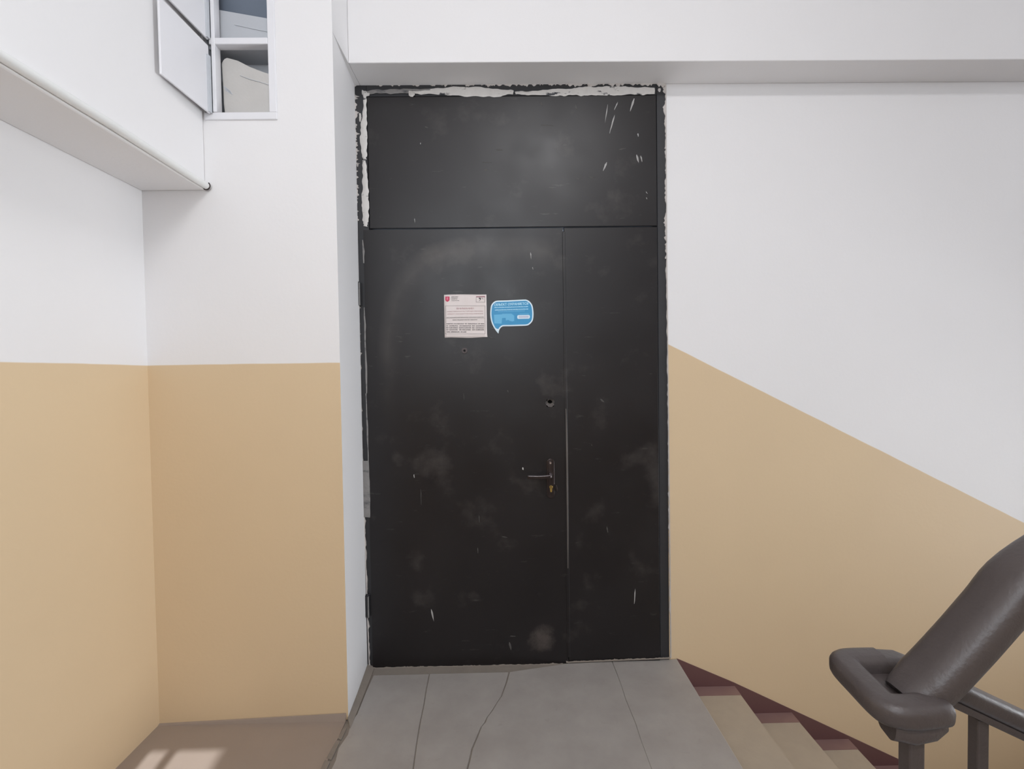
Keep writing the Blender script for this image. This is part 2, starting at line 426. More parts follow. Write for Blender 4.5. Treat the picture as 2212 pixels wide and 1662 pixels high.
# descending stair flight along the far wall
NEAR_Y = 0.845
st = empty('stair_flight', (XN, 1.6, 0)); tag(st, 'flight of pale steps going down to the right with maroon edges', kind='structure')
NS = 10
def skirt_z(x): return 0.008 - (RISE/RUN)*(x-XN-0.02)
for i in range(1, NS+1):
    x0 = XN + (i-1)*RUN; x1 = XN + i*RUN; z = -i*RISE
    mb = MB(); mb.box(x0-0.02, x1, NEAR_Y, YD, z-0.05, z); mb.box(x1-0.03, x1-0.015, NEAR_Y, YD, z-RISE, z-0.05)
    s_ = mb.build('step', 'tread', st)
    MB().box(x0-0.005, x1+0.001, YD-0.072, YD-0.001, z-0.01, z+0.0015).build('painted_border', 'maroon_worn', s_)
    # sawtooth skirting on the wall between the steps and the slope line
    pts = [(x0, z), (x1, z), (x1, skirt_z(x1)), (x0, min(skirt_z(x0), 0.004))]
    mb = MB(); mb.prism_xz(pts, YD-0.004, YD+0.001); mb.build('painted_skirting', 'maroon', s_)
MB().box(XN+NS*RUN, XR, NEAR_Y, YD, -NS*RISE-0.2, -NS*RISE-RISE+0.15).build('lower_landing', 'tread', st)
# ascending flight on the near side, behind the railing
st2 = empty('stair_flight', (XN+0.05, -0.6, 0)); tag(st2, 'flight of pale steps going up to the right beside the railing', kind='structure')
for i in range(1, 11):
    x0 = XN+0.05+(i-1)*RUN
    MB().box(x0, x0+RUN+0.02, YREAR, 0.66, i*RISE-RISE-0.06, i*RISE).build('step', 'tread', st2)
MB().box(XN+0.05+10*RUN, XR, YREAR, YD, 1.42, 1.5).build('upper_landing', 'tread', st2)

# ------------------------------------------------------------------ black door
door = empty('door_1', (0.05, YD, 0)); tag(door, 'tall black metal double door with transom panel, smeared with white putty', kind='structure')
YFR, YLF, YTP, YSL = YD-0.004, YD-0.012, YD-0.008, YD-0.010
XJ = -0.684
MB().box(XDL, XJ, YFR, YD+0.08, -0.005, ZTOP).build('jamb', 'frame', door, bevel=0.002, seg=1)
MB().box(0.790, XDR, YFR, YD+0.08, -0.005, ZTOP).build('jamb', 'frame', door, bevel=0.002, seg=1)
MB().box(XJ, 0.790, YFR, YD+0.08, 2.925, ZTOP).build('frame_head', 'frame', door, bevel=0.002, seg=1)
MB().box(XJ+0.004, 0.787, YTP, YD+0.05, 2.262, 2.922).build('transom_panel', 'door', door, bevel=0.002, seg=1)
XSEAM = 0.305
# main leaf with a square cut-out where the old lock was removed
hx, hz = D(1188, 871); hw = 0.019
ml = MB()
X0, X1, Z0, Z1 = -0.712, XSEAM-0.003, -0.006, 2.254
ml.box(X0, hx-hw, YLF, YD+0.045, Z0, Z1); ml.box(hx+hw, X1, YLF, YD+0.045, Z0, Z1)
ml.box(hx-hw, hx+hw, YLF, YD+0.045, Z0, hz-hw); ml.box(hx-hw, hx+hw, YLF, YD+0.045, hz+hw, Z1)
leaf = ml.build('main_leaf', 'door', door)
side = MB().box(XSEAM+0.003, 0.787, YSL, YD+0.045, -0.004, 2.256).build('side_leaf', 'door', door, bevel=0.002, seg=1)
# lighter grey strip along the meeting edge
e = MB()
zz = [0.50, 0.7, 0.9, 1.1, 1.2, 1.33]; ww = [.004, .007, .0075, .008, .007, .003]
pts = [(XSEAM+0.001, z) for z in zz] + [(XSEAM+0.001+w_, z) for z, w_ in list(zip(zz, ww))[::-1]]
e.prism_xz(pts, YLF-0.003, YLF+0.004)
e.build('pale_meeting_edge', 'pale_edge', side)
MB().box(XSEAM-0.006, XSEAM+0.010, YLF-0.002, YLF+0.004, 0.03, 2.235).build('cover_strip', 'door', leaf, bevel=0.002, seg=1)
# cut-out: broken filler round a black hole
mb = MB(); mb.box(hx-hw, hx+hw, YD+0.028, YD+0.04, hz-hw, hz+hw); mb.build('lock_hole', 'hole', leaf)
mb = MB(); n = 18; ins = []; outs = []
for k in range(n):
    a = 2*math.pi*k/n
    ro = hw*1.12*random.uniform(0.9, 1.22); ri = hw*0.62*random.uniform(0.85, 1.1)
    cz = 0.006
    outs.append((hx+ro*math.cos(a), YLF-0.002, hz+ro*math.sin(a)))
    ins.append((hx+ri*math.cos(a), YLF+0.012, hz+cz+ri*0.75*math.sin(a)))
mb.add(outs+ins, [(k, (k+1) % n, n+(k+1) % n, n+k) for k in range(n)])
mb.build('broken_filler', 'broken', leaf)
# hinges
for (u, v, h) in ((777, 637, 48), (796, 1307, 46)):
    x, z = D(u, v); hh = h/2*0.0024
    mb = MB(); mb.tube([(x, YLF-0.004, z-hh), (x, YLF-0.004, z+hh)], 0.0105, 12)
    mb.tube([(x, YLF-0.004, z+hh), (x, YLF-0.004, z+hh+0.006)], 0.007, 10)
    hg = mb.build('hinge', 'frame', door, smooth=True)
    mb = MB(); mb.box(x-0.012, x+0.014, YFR-0.003, YFR+0.01, z-hh*1.02, z+hh*1.02); mb.build('hinge_plate', 'frame', hg, bevel=0.002, seg=1)
    mb = MB()
    mb.prism_xz([(x+0.004, z-hh), (x+0.009, z-hh*0.98), (x+0.0085, z+hh), (x+0.0045, z+hh*0.96)], YLF-0.0155, YLF-0.010)
    mb.build('putty_streak', 'putty_grey', hg)
# peephole
px_, pz_ = D(1004, 758)
mb = MB(); mb.tube([(px_, YLF+0.002, pz_), (px_, YLF-0.005, pz_)], 0.015, 24)
ph = mb.build('peephole', 'dark_steel', leaf, smooth=True)
mb = MB(); mb.tube([(px_, YLF-0.003, pz_), (px_, YLF-0.0058, pz_)], 0.006, 16); mb.build('lens', 'hole', ph, smooth=True)
# handle
hpx, hpz = 0.2235, 0.972
def capsule(cx, z0, z1, r, n=12):
    out = [(cx+r*math.cos(math.pi*k/n), z1-r+r*math.sin(math.pi*k/n)) for k in range(n+1)]
    return out + [(cx-r*math.cos(math.pi*k/n), z0+r-r*math.sin(math.pi*k/n)) for k in range(n+1)]
mb = MB(); mb.prism_xz(capsule(hpx, 0.868, 1.074, 0.0205), YLF-0.007, YLF+0.001)
plate = mb.build('handle_plate', 'dark_steel', door, bevel=0.003, seg=3, smooth=True)
mb = MB(); mb.prism_xz(capsule(hpx, 0.881, 1.061, 0.0135), YLF-0.0085, YLF-0.006)
mb.build('raised_rim', 'dark_steel', plate, bevel=0.0012, seg=2, smooth=True)
lz = 0.991
lev = [(hpx, YLF-0.004, lz), (hpx, YLF-0.035, lz), (hpx-0.004, YLF-0.050, lz), (hpx-0.018, YLF-0.056, lz-0.0005), (hpx-0.06, YLF-0.057, lz-0.002), (hpx-0.108, YLF-0.055, lz-0.001), (hpx-0.114, YLF-0.053, lz-0.001)]
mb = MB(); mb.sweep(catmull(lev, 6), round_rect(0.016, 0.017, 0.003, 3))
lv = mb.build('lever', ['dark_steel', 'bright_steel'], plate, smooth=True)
for pg in lv.data.polygons:      # top highlight painted in: brighter steel on upward faces
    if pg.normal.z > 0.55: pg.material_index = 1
mb = MB(); mb.tube([(hpx, YLF-0.004, lz), (hpx, YLF-0.016, lz)], 0.0135, 20); mb.build('lever_collar', 'dark_steel', plate, smooth=True)
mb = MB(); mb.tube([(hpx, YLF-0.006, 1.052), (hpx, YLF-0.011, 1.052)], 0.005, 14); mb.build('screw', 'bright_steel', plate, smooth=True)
mb = MB(); mb.tube([(hpx, YLF-0.006, 0.884), (hpx, YLF-0.010, 0.884)], 0.0045, 14); mb.build('screw', 'dark_steel', plate, smooth=True)
cyl = [(hpx+0.001+a, b) for a, b in [(0.0085*math.cos(t), 0.928+0.0085*math.sin(t)) for t in [math.radians(d) for d in range(-50, 231, 20)]] + [(-0.0045, 0.904), (0, 0.9005), (0.0045, 0.904)]]
mb = MB(); mb.prism_xz(cyl, YLF-0.014, YLF-0.006); mb.build('lock_cylinder', 'brass', plate, bevel=0.001, seg=1)
mb = MB(); mb.box(hpx, hpx+0.002, YLF-0.0146, YLF-0.013, 0.921, 0.935); mb.build('keyway', 'hole', plate)
esc = [(hpx+0.024, 0.934), (hpx+0.029, 0.938), (hpx+0.033, 0.928), (hpx+0.036, 0.914), (hpx+0.034, 0.905), (hpx+0.028, 0.908), (hpx+0.025, 0.918)]
mb = MB(); mb.prism_xz(esc, YLF-0.011, YLF-0.006); mb.build('keyhole_flap', 'dark_steel', plate, bevel=0.001, seg=1)

# putty smears, drips, ragged plaster round the frame
def wob(n, amp, smooth=2):
    a = [random.uniform(-1, 1) for _ in range(n)]
    for _ in range(smooth): a = [(a[max(i-1, 0)]+2*a[i]+a[min(i+1, n-1)])/4 for i in range(n)]
    return [v*amp for v in a]
def smear(pl, pr, mat, y, th, amp=0.003, sub=9, name='putty_smear', parent=door):
    """pl / pr: two edges, matching lists of photo-measured points on the door plane"""
    def dens(L):
        L = [Vector(D(*q)) for q in L]; out = []
        for i in range(len(L)-1):
            for k in range(sub): out.append(L[i].lerp(L[i+1], k/sub))
        return out+[L[-1]]
    A = dens(pl); B = dens(pr); n = len(A)
    wa, wb = wob(n, amp, 1), wob(n, amp, 1)
    dirs = [(A[i]-B[i]).normalized() if (A[i]-B[i]).length > 1e-6 else Vector((1, 0)) for i in range(n)]
    A = [A[i]+dirs[i]*wa[i] for i in range(n)]; B = [B[i]-dirs[i]*wb[i] for i in range(n)]
    mb = MB(); v = []
    for i in range(n):
        t = th*random.uniform(0.45, 1.0)
        mid = A[i].lerp(B[i], 0.5)
        v += [(A[i].x, y, A[i].y), (mid.x, y-t, mid.y), (B[i].x, y, B[i].y)]
    f = []
    for i in range(n-1):
        f += [(3*i, 3*i+3, 3*i+4, 3*i+1), (3*i+1, 3*i+4, 3*i+5, 3*i+2), (3*i, 3*i+2, 3*i+5, 3*i+3)]
    f += [(0, 1, 2), (3*n-3, 3*n-1, 3*n-2)]
    mb.add(v, f); return mb.build(name, mat, parent, smooth=True)
TOPY = YTP
# head of the frame: white band with breaks
smear([(888, 200), (930, 193), (980, 190), (1040, 191), (1075, 193), (1110, 197)], [(890, 205), (930, 206), (985, 209), (1040, 211), (1080, 210), (1108, 206)], 'putty', TOPY, 0.006, 0.005)
smear([(1112, 201), (1150, 198), (1200, 195), (1240, 192), (1270, 189)], [(1114, 206), (1150, 207), (1200, 208), (1240, 209), (1272, 208)], 'putty', TOPY, 0.005, 0.006)
smear([(1268, 190), (1310, 189), (1350, 189), (1385, 190), (1413, 190)], [(1268, 208), (1310, 208), (1350, 207), (1385, 207), (1413, 206)], 'putty', TOPY, 0.006, 0.005)
smear([(786, 200), (815, 196), (845, 195), (880, 194), (930, 194)], [(788, 206), (815, 204), (845, 205), (880, 203), (930, 200)], 'putty_grey', TOPY, 0.004, 0.004)
smear([(884, 198), (888, 199), (893, 201), (897, 203)], [(884, 209), (888, 212), (893, 212), (897, 208)], 'putty', TOPY-0.003, 0.008, 0.001)
smear([(783, 197), (790, 199), (800, 202)], [(783, 206), (790, 212), (799, 208)], 'putty', TOPY, 0.006, 0.002)
# left side of the transom
smear([(786, 206), (786, 235), (780, 275), (779, 300), (783, 340), (787, 352)], [(792, 206), (793, 240), (794, 280), (794, 315), (793, 340), (790, 352)], 'putty', TOPY, 0.006, 0.005)
smear([(784, 348), (785, 380), (783, 420), (783, 450), (784, 478), (787, 490)], [(792, 348), (795, 385), (797, 420), (798, 450), (797, 480), (793, 491)], 'putty', TOPY, 0.006, 0.005)
smear([(776, 246), (776, 255), (777, 264)], [(780, 246), (781, 255), (780, 264)], 'putty', YFR, 0.003, 0.0015)
# lower smears on the left jamb
for a, b_, mt in (((784, 520), (786, 570), 'putty_grey'), ((787, 665), (789, 740), 'putty_grey'), ((789, 735), (792, 850), 'putty_grey'), ((791, 850), (796, 1000), 'putty_grey')):
    w_ = 3.0 if b_[1] < 900 else 2.6
    smear([a, ((a[0]+b_[0])/2, (a[1]+b_[1])/2), b_], [(a[0]+w_*0.6, a[1]), ((a[0]+b_[0])/2+w_*1.3, (a[1]+b_[1])/2), (b_[0]+w_*0.8, b_[1])], mt, YLF, 0.002, 0.0015, 8)
smear([(785, 995), (785, 1040), (785, 1080), (784, 1115)], [(798, 995), (800, 1040), (801, 1080), (801, 1117)], 'putty_grey', YLF, 0.003, 0.0015, 8)
# ragged plaster lapping over the frame edge
def ragged_edge(u0, v0, u1, v1, inward, base, amp, seg, mat='plaster', y=YFR):
    a = Vector(D(u0, v0)); b2 = Vector(D(u1, v1)); n = seg
    wv = wob(n+1, amp, 1); out = []
    for i in range(n+1):
        q = a.lerp(b2, i/n); spike = random.choice((0, 0, 0, 0, 1))*random.uniform(0, amp*0.9)
        out.append((q, max(0.0006, base+wv[i]+spike)))
    mb = MB(); v = []
    iw = Vector(inward)
    for q, k in out:
        o_ = q - iw*0.003; c_ = q + iw*k*0.55; e_ = q + iw*k
        v += [(o_.x, y, o_.y), (o_.x, y-0.005, o_.y), (c_.x, y-0.004, c_.y), (e_.x, y, e_.y)]
    f = []
    for i in range(n):
        for k in range(3): f.append((4*i+k, 4*i+4+k, 4*i+5+k, 4*i+1+k))
    mb.add(v, f); return mb.build('ragged_plaster', mat, door, smooth=True)
ragged_edge(764, 182, 769, 480, (1, 0), 0.008, 0.018, 130)
ragged_edge(769, 480, 777, 800, (1, 0), 0.004, 0.009, 130)
ragged_edge(777, 800, 799, 1438, (1, 0), 0.003, 0.005, 170)
ragged_edge(1437, 182, 1439, 560, (-1, 0), 0.004, 0.009, 120)
ragged_edge(1439, 560, 1448, 1420, (-1, 0), 0.002, 0.0035, 170)
ragged_edge(764, 181, 1437, 181, (0, -1), 0.007, 0.012, 240)
ragged_edge(799, 1440, 1222, 1431, (0, 1), 0.002, 0.004, 150, 'cement', YLF-0.001)
ragged_edge(1222, 1427, 1446, 1418, (0, 1), 0.002, 0.003, 90, 'cement', YLF-0.001)
# plaster crumbs on the jamb
for (u, v, h, w_) in ((770, 245, 8, 3), (767, 300, 10, 3), (771, 315, 6, 2.5), (769, 335, 9, 3), (773, 358, 7, 3), (767, 395, 10, 3), (772, 415, 9, 2.5), (768, 440, 14, 3), (768, 470, 10, 3), (773, 832, 9, 4), (776, 915, 7, 3), (784, 1215, 7, 2), (902, 186, 4, 7), (935, 185, 4, 8), (1058, 183, 10, 3), (1050, 183, 6, 3), (1211, 182, 7, 2), (1335, 185, 7, 8), (1275, 187, 4, 8), (1424, 196, 8, 5), (1432, 186, 9, 7)):
    smear([(u-w_/2, v-h/2), (u-w_*0.7, v), (u-w_*0.2, v+h/2)], [(u+w_/2, v-h/2), (u+w_*0.6, v), (u+w_*0.2, v+h/2)], 'plaster', YFR, 0.003, 0.001, 3, 'plaster_crumb')
# dry drips and scuffs on the panels
DR = [  # u0 v0 u1 v1 width material plane
 (1312, 228, 1306, 268, 2.2, 'drip', 0), (1327, 250, 1316, 290, 3.2, 'drip', 0), (1369, 215, 1360, 243, 4.5, 'drip', 0), (1334, 222, 1326, 240, 2.5, 'drip', 0),
 (1377, 290, 1378, 297, 3.0, 'drip', 0), (1374, 336, 1379, 354, 4.5, 'drip', 0), (1383, 338, 1386, 352, 3.0, 'drip', 0), (1310, 352, 1302, 371, 4.0, 'drip', 0), (1336, 325, 1352, 322, 3, 'scuff', 0),
 (1043, 352, 1062, 353, 2.0, 'scuff', 0), (1046, 368, 1054, 369, 4.0, 'scuff', 0), (1072, 325, 1086, 326, 4.0, 'scuff', 0), (1168, 272, 1196, 274, 2.5, 'scuff', 0), (1270, 384, 1284, 385, 2.0, 'scuff', 0),
 (1244, 388, 1252, 388, 1.6, 'scuff', 0), (918, 276, 926, 278, 2.0, 'scuff', 0), (896, 473, 897, 483, 1.6, 'drip', 0), (909, 310, 909, 314, 1.5, 'drip', 0),
 (1394, 415, 1398, 421, 1.8, 'drip', 0), (1395, 428, 1397, 432, 1.8, 'drip', 0), (1168, 222, 1171, 232, 4, 'scuff', 0), (1242, 228, 1246, 240, 3, 'scuff', 0),
 (1146, 547, 1147, 562, 2.0, 'drip', 1), (1150, 578, 1151, 584, 1.8, 'drip', 1), (1129, 1009, 1130, 1015, 3.0, 'putty', 1), (895, 1024, 896, 1032, 2.0, 'drip', 1), (910, 1056, 911, 1090, 1.4, 'scuff', 1),
 (1002, 850, 1003, 864, 1.6, 'scuff', 1), (1096, 843, 1098, 848, 2.0, 'scuff', 1), (1035, 1112, 1036, 1128, 1.6, 'scuff', 1), (1032, 1182, 1033, 1194, 2.0, 'scuff', 1), (1058, 730, 1068, 733, 1.6, 'scuff', 1),
 (932, 1314, 938, 1340, 3.6, 'drip', 1), (1371, 1270, 1369, 1303, 2.6, 'drip', 2), (1296, 862, 1304, 869, 4.0, 'scuff', 2), (1310, 1137, 1312, 1150, 2.5, 'scuff', 2), (1102, 1372, 1114, 1372, 2.2, 'scuff', 1), (1100, 1385, 1104, 1402, 5, 'scuff', 1), (1084, 1158, 1096, 1160, 2, 'scuff', 1), (1277, 960, 1278, 963, 1.6, 'scuff', 2)]
for (u0, v0, u1, v1, w_, mt, pl) in DR:
    y = (YTP, YLF, YSL)[pl]
    du, dv = u1-u0, v1-v0; L = math.hypot(du, dv); nx, ny = -dv/L*w_/2, du/L*w_/2
    ks = [(0.0, 0.25), (0.3, 1.0), (0.65, 0.75), (1.0, 0.15)]
    smear([(u0+du*t+nx*k, v0+dv*t+ny*k) for t, k in ks], [(u0+du*t-nx*k, v0+dv*t-ny*k) for t, k in ks], mt, y-0.0002, 0.0012, 0.0012, 3, 'paint_drip' if mt != 'scuff' else 'scuff_mark', (door, leaf, side)[pl])

# ------------------------------------------------------------------ notices on the door
def text_mesh(txt, name, mat, parent, x, z, size_h, width=None, y=0.0, rot=0.0, align='LEFT', bold=0.035):
    cu = bpy.data.curves.new(name, 'FONT'); cu.body = txt; cu.size = 1.0
    cu.resolution_u = 3
    to = bpy.data.objects.new(name, cu); COL.objects.link(to)
    me = bpy.data.meshes.new_from_object(to.evaluated_get(bpy.context.evaluated_depsgraph_get()))
    bpy.data.objects.remove(to); bpy.data.curves.remove(cu)
    xs = [v.co.x for v in me.vertices]; ys = [v.co.y for v in me.vertices]
    x0, x1, y0, y1 = min(xs), max(xs), min(ys), max(ys)
    sy = size_h/(y1-y0); sx = (width/(x1-x0)) if width else sy
    off = ROOT[parent]; ca, sa = math.cos(rot), math.sin(rot)
    for v in me.vertices:
        a = (v.co.x-x0)*sx; b_ = (v.co.y-y0)*sy
        if align == 'CENTER': a -= (x1-x0)*sx/2
        v.co = Vector((x + a*ca - b_*sa, y, z + a*sa + b_*ca)) - off
    # bold: the same letters printed twice with a slight shift
    vs = [v.co.copy() for v in me.vertices]; fs = [list(p.vertices) for p in me.polygons]; nv = len(vs); d = bold*size_h*1.4
    sh2 = [(dx, dy, dz) for dx, dy, dz in ((0, 0, 0), (d, -0.00006, d*0.5), (-d, -0.00012, -d*0.5))]
    me2 = bpy.data.meshes.new(name)
    V2, F2_ = [], []
    for q in sh2:               # every face on its own hair-thin level: overlapping strokes never coincide
        for f_ in fs:
            j = Vector(q) + Vector((0, -random.uniform(0, 0.00005), 0)); b0 = len(V2)
            V2 += [vs[i]+j for i in f_]; F2_.append(list(range(b0, len(V2))))
    me2.from_pydata(V2, [], F2_)
    bpy.data.meshes.remove(me); me = me2
    me.materials.append(M[mat])
    o = bpy.data.objects.new(name, me); COL.objects.link(o); o.parent = parent; ROOT[o] = off
    return o
# white sheet
SX0, SX1, SZ0, SZ1 = -0.3085, -0.0925, 1.702, 1.9215
YS = YLF-0.0015
sheet = empty('notice_sheet', ((SX0+SX1)/2, YS, SZ0))
tag(sheet, 'square white printed notice with red shield emblem stuck on the black door', 'notice')
mb = MB(); nx_, nz_ = 16, 12; v = []
for i in range(nx_+1):
    for k in range(nz_+1):
        s_, t_ = i/nx_, k/nz_
        wz = 0.0016*math.sin(s_*7.0+0.6)*(1 if t_ < 0.08 else 0) + 0.0012*math.sin(s_*5)*(1 if t_ > 0.94 else 0)
        curl = -0.003*max(0, 0.07-t_)/0.07*(0.4+0.6*abs(math.sin(s_*5)))
        v.append((SX0+(SX1-SX0)*s_ + (0.002 if (s_ > 0.95 and t_ < 0.08) else 0), YS+curl, SZ0+(SZ1-SZ0)*t_+wz))
f = [(i*(nz_+1)+k, (i+1)*(nz_+1)+k, (i+1)*(nz_+1)+k+1, i*(nz_+1)+k+1) for i in range(nx_) for k in range(nz_)]
mb.add(v, f); paper = mb.build('paper', 'paper', sheet, smooth=True)
sol = paper.modifiers.new('thickness', 'SOLIDIFY'); sol.thickness = 0.0006; sol.offset = -1
YI = YS-0.0011
S = 110/1662.0
def P(zx, zy): return D(950+zx*S, 630+zy*S)     # points measured on an enlarged view of the sheet
def pbar(name, x0, y0, x1, y1, mat, parent=paper, y=YI):
    a = P(x0, y1); b_ = P(x1, y0)
    mb = MB(); mb.prism_xz([(a[0], a[1]), (b_[0], a[1]), (b_[0], b_[1]), (a[0], b_[1])], y, y+0.0005)
    return mb.build(name, mat, parent)
# frame lines
fr = MB()
for (x0, y0, x1, y1) in ((190, 476, 1490, 486), (190, 1386, 1490, 1397), (190, 476, 203, 1397), (1478, 476, 1492, 1397), (210, 880, 1480, 886)):
    fr.prism_xz([P(x0, y1), P(x1, y1), P(x1, y0), P(x0, y0)], YI, YI+0.0005)
fr.build('printed_frame', 'ink_light', paper)
# emblem: red shield with a pale figure
mb = MB(); mb.prism_xz([P(*q) for q in ((190, 178), (330, 178), (330, 290), (318, 318), (290, 335), (258, 352), (228, 335), (202, 316), (190, 290))], YI, YI+0.0005)
em = mb.build('shield_emblem', 'red', paper)
mb = MB(); mb.prism_xz([P(*q) for q in ((228, 300), (240, 255), (225, 225), (250, 215), (268, 195), (285, 215), (275, 245), (292, 275), (270, 270), (262, 300), (248, 280))], YI-0.0004, YI)
mb.build('emblem_figure', 'pink', em)
def ptext(t, x0, y0, x1, y1, mat):
    a = P(x0, y1); b_ = P(x1, y0)
    text_mesh(t, 'lettering', mat, paper, a[0], a[1], b_[1]-a[1], b_[0]-a[0], YI)
ptext('ДЕПАРТАМЕНТ', 385, 178, 615, 205, 'ink'); ptext('ГОРОДСКОГО', 385, 215, 600, 240, 'ink')
ptext('ИМУЩЕСТВА', 385, 252, 580, 277, 'ink'); ptext('ГОРОДА МОСКВЫ', 385, 302, 640, 325, 'ink')
# picture box at the upper right of the sheet
pbar('picture_header', 1190, 172, 1485, 205, 'maroon_ink')
fr = MB()
for (x0, y0, x1, y1) in ((1190, 205, 1200, 365), (1472, 205, 1484, 365), (1190, 355, 1484, 366)):
    fr.prism_xz([P(x0, y1), P(x1, y1), P(x1, y0), P(x0, y0)], YI, YI+0.0005)
fr.build('picture_frame', 'ink_light', paper)
mb = MB(); mb.prism_xz([P(*q) for q in ((1270, 225), (1300, 215), (1350, 228), (1352, 255), (1335, 285), (1300, 325), (1285, 322), (1318, 280), (1320, 268), (1290, 258))], YI, YI+0.0005)
mb.build('printed_camera', 'ink', paper)
mb = MB(); mb.prism_xz([P(*q) for q in ((1360, 228), (1395, 222), (1425, 250), (1428, 275), (1408, 270), (1392, 245))], YI, YI+0.0005)
mb.build('printed_bracket', 'ink_light', paper)
ptext('8', 825, 195, 900, 410, 'paper')
ptext('ВНИМАНИЕ!', 560, 540, 1115, 595, 'ink_pink')
ptext('СОБСТВЕННОСТЬ ГОРОДА МОСКВЫ', 255, 640, 1415, 685, 'ink_pink')
ptext('ОБЪЕКТ НАХОДИТСЯ ПОД ОХРАНОЙ', 255, 715, 1415, 765, 'ink_pink')
ptext('НЕСАНКЦИОНИРОВАННОЕ ПРОНИКНОВЕНИЕ', 228, 838, 1440, 880, 'ink')
ptext('ПРЕСЛЕДУЕТСЯ ПО ЗАКОНУ', 428, 918, 1235, 962, 'ink')
# small illegible lines: runs of short print marks
def marks(y0, y1, runs, mat):
    mb = MB()
    for (x0, x1) in runs:
        x = x0
        while x < x1-8:
            w_ = random.uniform(9, 22); h = random.uniform(0.65, 1.0)
            a = P(x, y1); b_ = P(min(x+w_, x1), y1-(y1-y0)*h)
            mb.box(a[0], b_[0], YI, YI+0.0004, a[1], b_[1]); x += w_+random.uniform(4, 8)
    mb.build('small_print', mat, paper)
marks(1048, 1078, ((230, 370), (388, 440), (460, 790), (830, 905), (935, 1235), (1255, 1320), (1340, 1455)), 'ink')
for y0 in (1112, 1176, 1240):
    marks(y0, y0+34, ((228, 290), (318, 600), (640, 735), (745, 1025), (1060, 1160), (1180, 1455)), 'ink')
marks(1312, 1345, ((235, 345), (365, 660), (685, 880)), 'ink')

# blue speech bubble sticker
T = 110/2031.0
def Q(zx, zy): return D(1050+zx*T, 640+zy*T)
outl = [(430, 200), (800, 188), (1150, 172), (1500, 155), (1600, 160), (1700, 205), (1785, 290), (1845, 400), (1875, 570), (1885, 750), (1868, 930), (1825, 1035), (1740, 1125), (1620, 1185), (1300, 1200), (1000, 1210), (700, 1215), (620, 1245), (555, 1310), (518, 1390), (498, 1495), (478, 1492), (400, 1395), (300, 1240), (232, 1090), (190, 930), (170, 750), (176, 560), (202, 400), (260, 300), (340, 232)]
_c = outl + outl[:1]
_sm = [tuple(q.xy) for q in catmull([(a_, b2, 0) for a_, b2 in outl[-1:] + outl[:21] ], 4)[4:]] + outl[21:22] + [tuple(q.xy) for q in catmull([(a_, b2, 0) for a_, b2 in outl[21:] + outl[:1]], 4)[4:-1]]
outl = []
for q in _sm:
    if not outl or math.hypot(q[0]-outl[-1][0], q[1]-outl[-1][1]) > 6: outl.append(q)
def inset(pl, d):
    n = len(pl); out = []
    for i in range(n):
        a = Vector(pl[i-1]); b_ = Vector(pl[i]); c_ = Vector(pl[(i+1) % n])
        t1 = (b_-a).normalized(); t2 = (c_-b_).normalized()
        n1 = Vector((-t1.y, t1.x)); n2 = Vector((-t2.y, t2.x)); m_ = (n1+n2)
        m_ = m_.normalized() if m_.length > 0.05 else n1
        k = d/max(0.45, m_.dot(n1)); out.append(tuple(b_+m_*k))
    return out
inner = inset(outl, 50)
inner = [q for q in inner if q[1] < 1330]
bub = empty('speech_bubble_sticker', (0.035, YLF, 1.72))
tag(bub, 'blue speech-bubble sticker with white rim stuck on the black door', 'sticker')
mb = MB(); mb.prism_xz([Q(*q) for q in outl], YLF-0.0022, YLF-0.0004); backing = mb.build('white_rim', 'sticker_white', bub)
mb = MB(); mb.prism_xz([Q(*q) for q in inner], YLF-0.0028, YLF-0.002); face = mb.build('blue_face', 'blue', bub)
a = Q(335, 412); b_ = Q(1680, 372); hgt = Q(0, 300)[1]-Q(0, 400)[1]
text_mesh('ОБЪЕКТ ОХРАНЯЕТСЯ', 'lettering', 'sticker_text', face, a[0], a[1], hgt, b_[0]-a[0], YLF-0.0031, math.radians(1.5))
def qmarks(x0, x1, y0, y1, drop, mat):
    mb = MB(); x = x0
    while x < x1-10:
        w_ = random.uniform(16, 34); k = drop*(x-x0)/(x1-x0); h = random.uniform(.7, 1)
        c0 = Q(x, y1-k); c1 = Q(min(x+w_, x1), y1-k-(y1-y0)*h)
        mb.box(c0[0], c1[0], YLF-0.0032, YLF-0.0027, c0[1], c1[1]); x += w_+random.uniform(5, 11)
    mb.build('small_print', mat, face)
qmarks(335, 1675, 452, 490, 42, 'sticker_text'); qmarks(355, 1675, 550, 590, 42, 'sticker_text'); qmarks(480, 1550, 615, 650, 34, 'blue_light')
mb = MB()
mb.prism_xz([Q(*q) for q in ((320, 760), (640, 740), (640, 720), (1000, 715), (1090, 770), (1120, 800), (1120, 1000), (1040, 1025), (950, 1000), (880, 960), (790, 990), (780, 880), (640, 890), (620, 1110), (330, 1100))], YLF-0.0031, YLF-0.0027)
mb.build('pale_picture', 'blue_light', face)
pl = [(1270, 775), (1700, 765), (1735, 785), (1745, 840), (1735, 885), (1700, 912), (1275, 922), (1245, 900), (1238, 850), (1245, 800)]
mb = MB(); mb.prism_xz([Q(*q) for q in pl], YLF-0.0033, YLF-0.0027); pill = mb.build('pill_panel', 'sticker_white', face)
mb = MB(); mb.prism_xz([Q(1300, 885), Q(1690, 875), Q(1690, 795), Q(1300, 805)], YLF-0.0036, YLF-0.0032); mb.build('pill_print', 'pill', face)
mb = MB(); mb.prism_xz([Q(1330, 738), Q(1700, 728), Q(1700, 708), Q(1330, 718)], YLF-0.0031, YLF-0.0027); mb.build('small_print', 'blue_light', face)

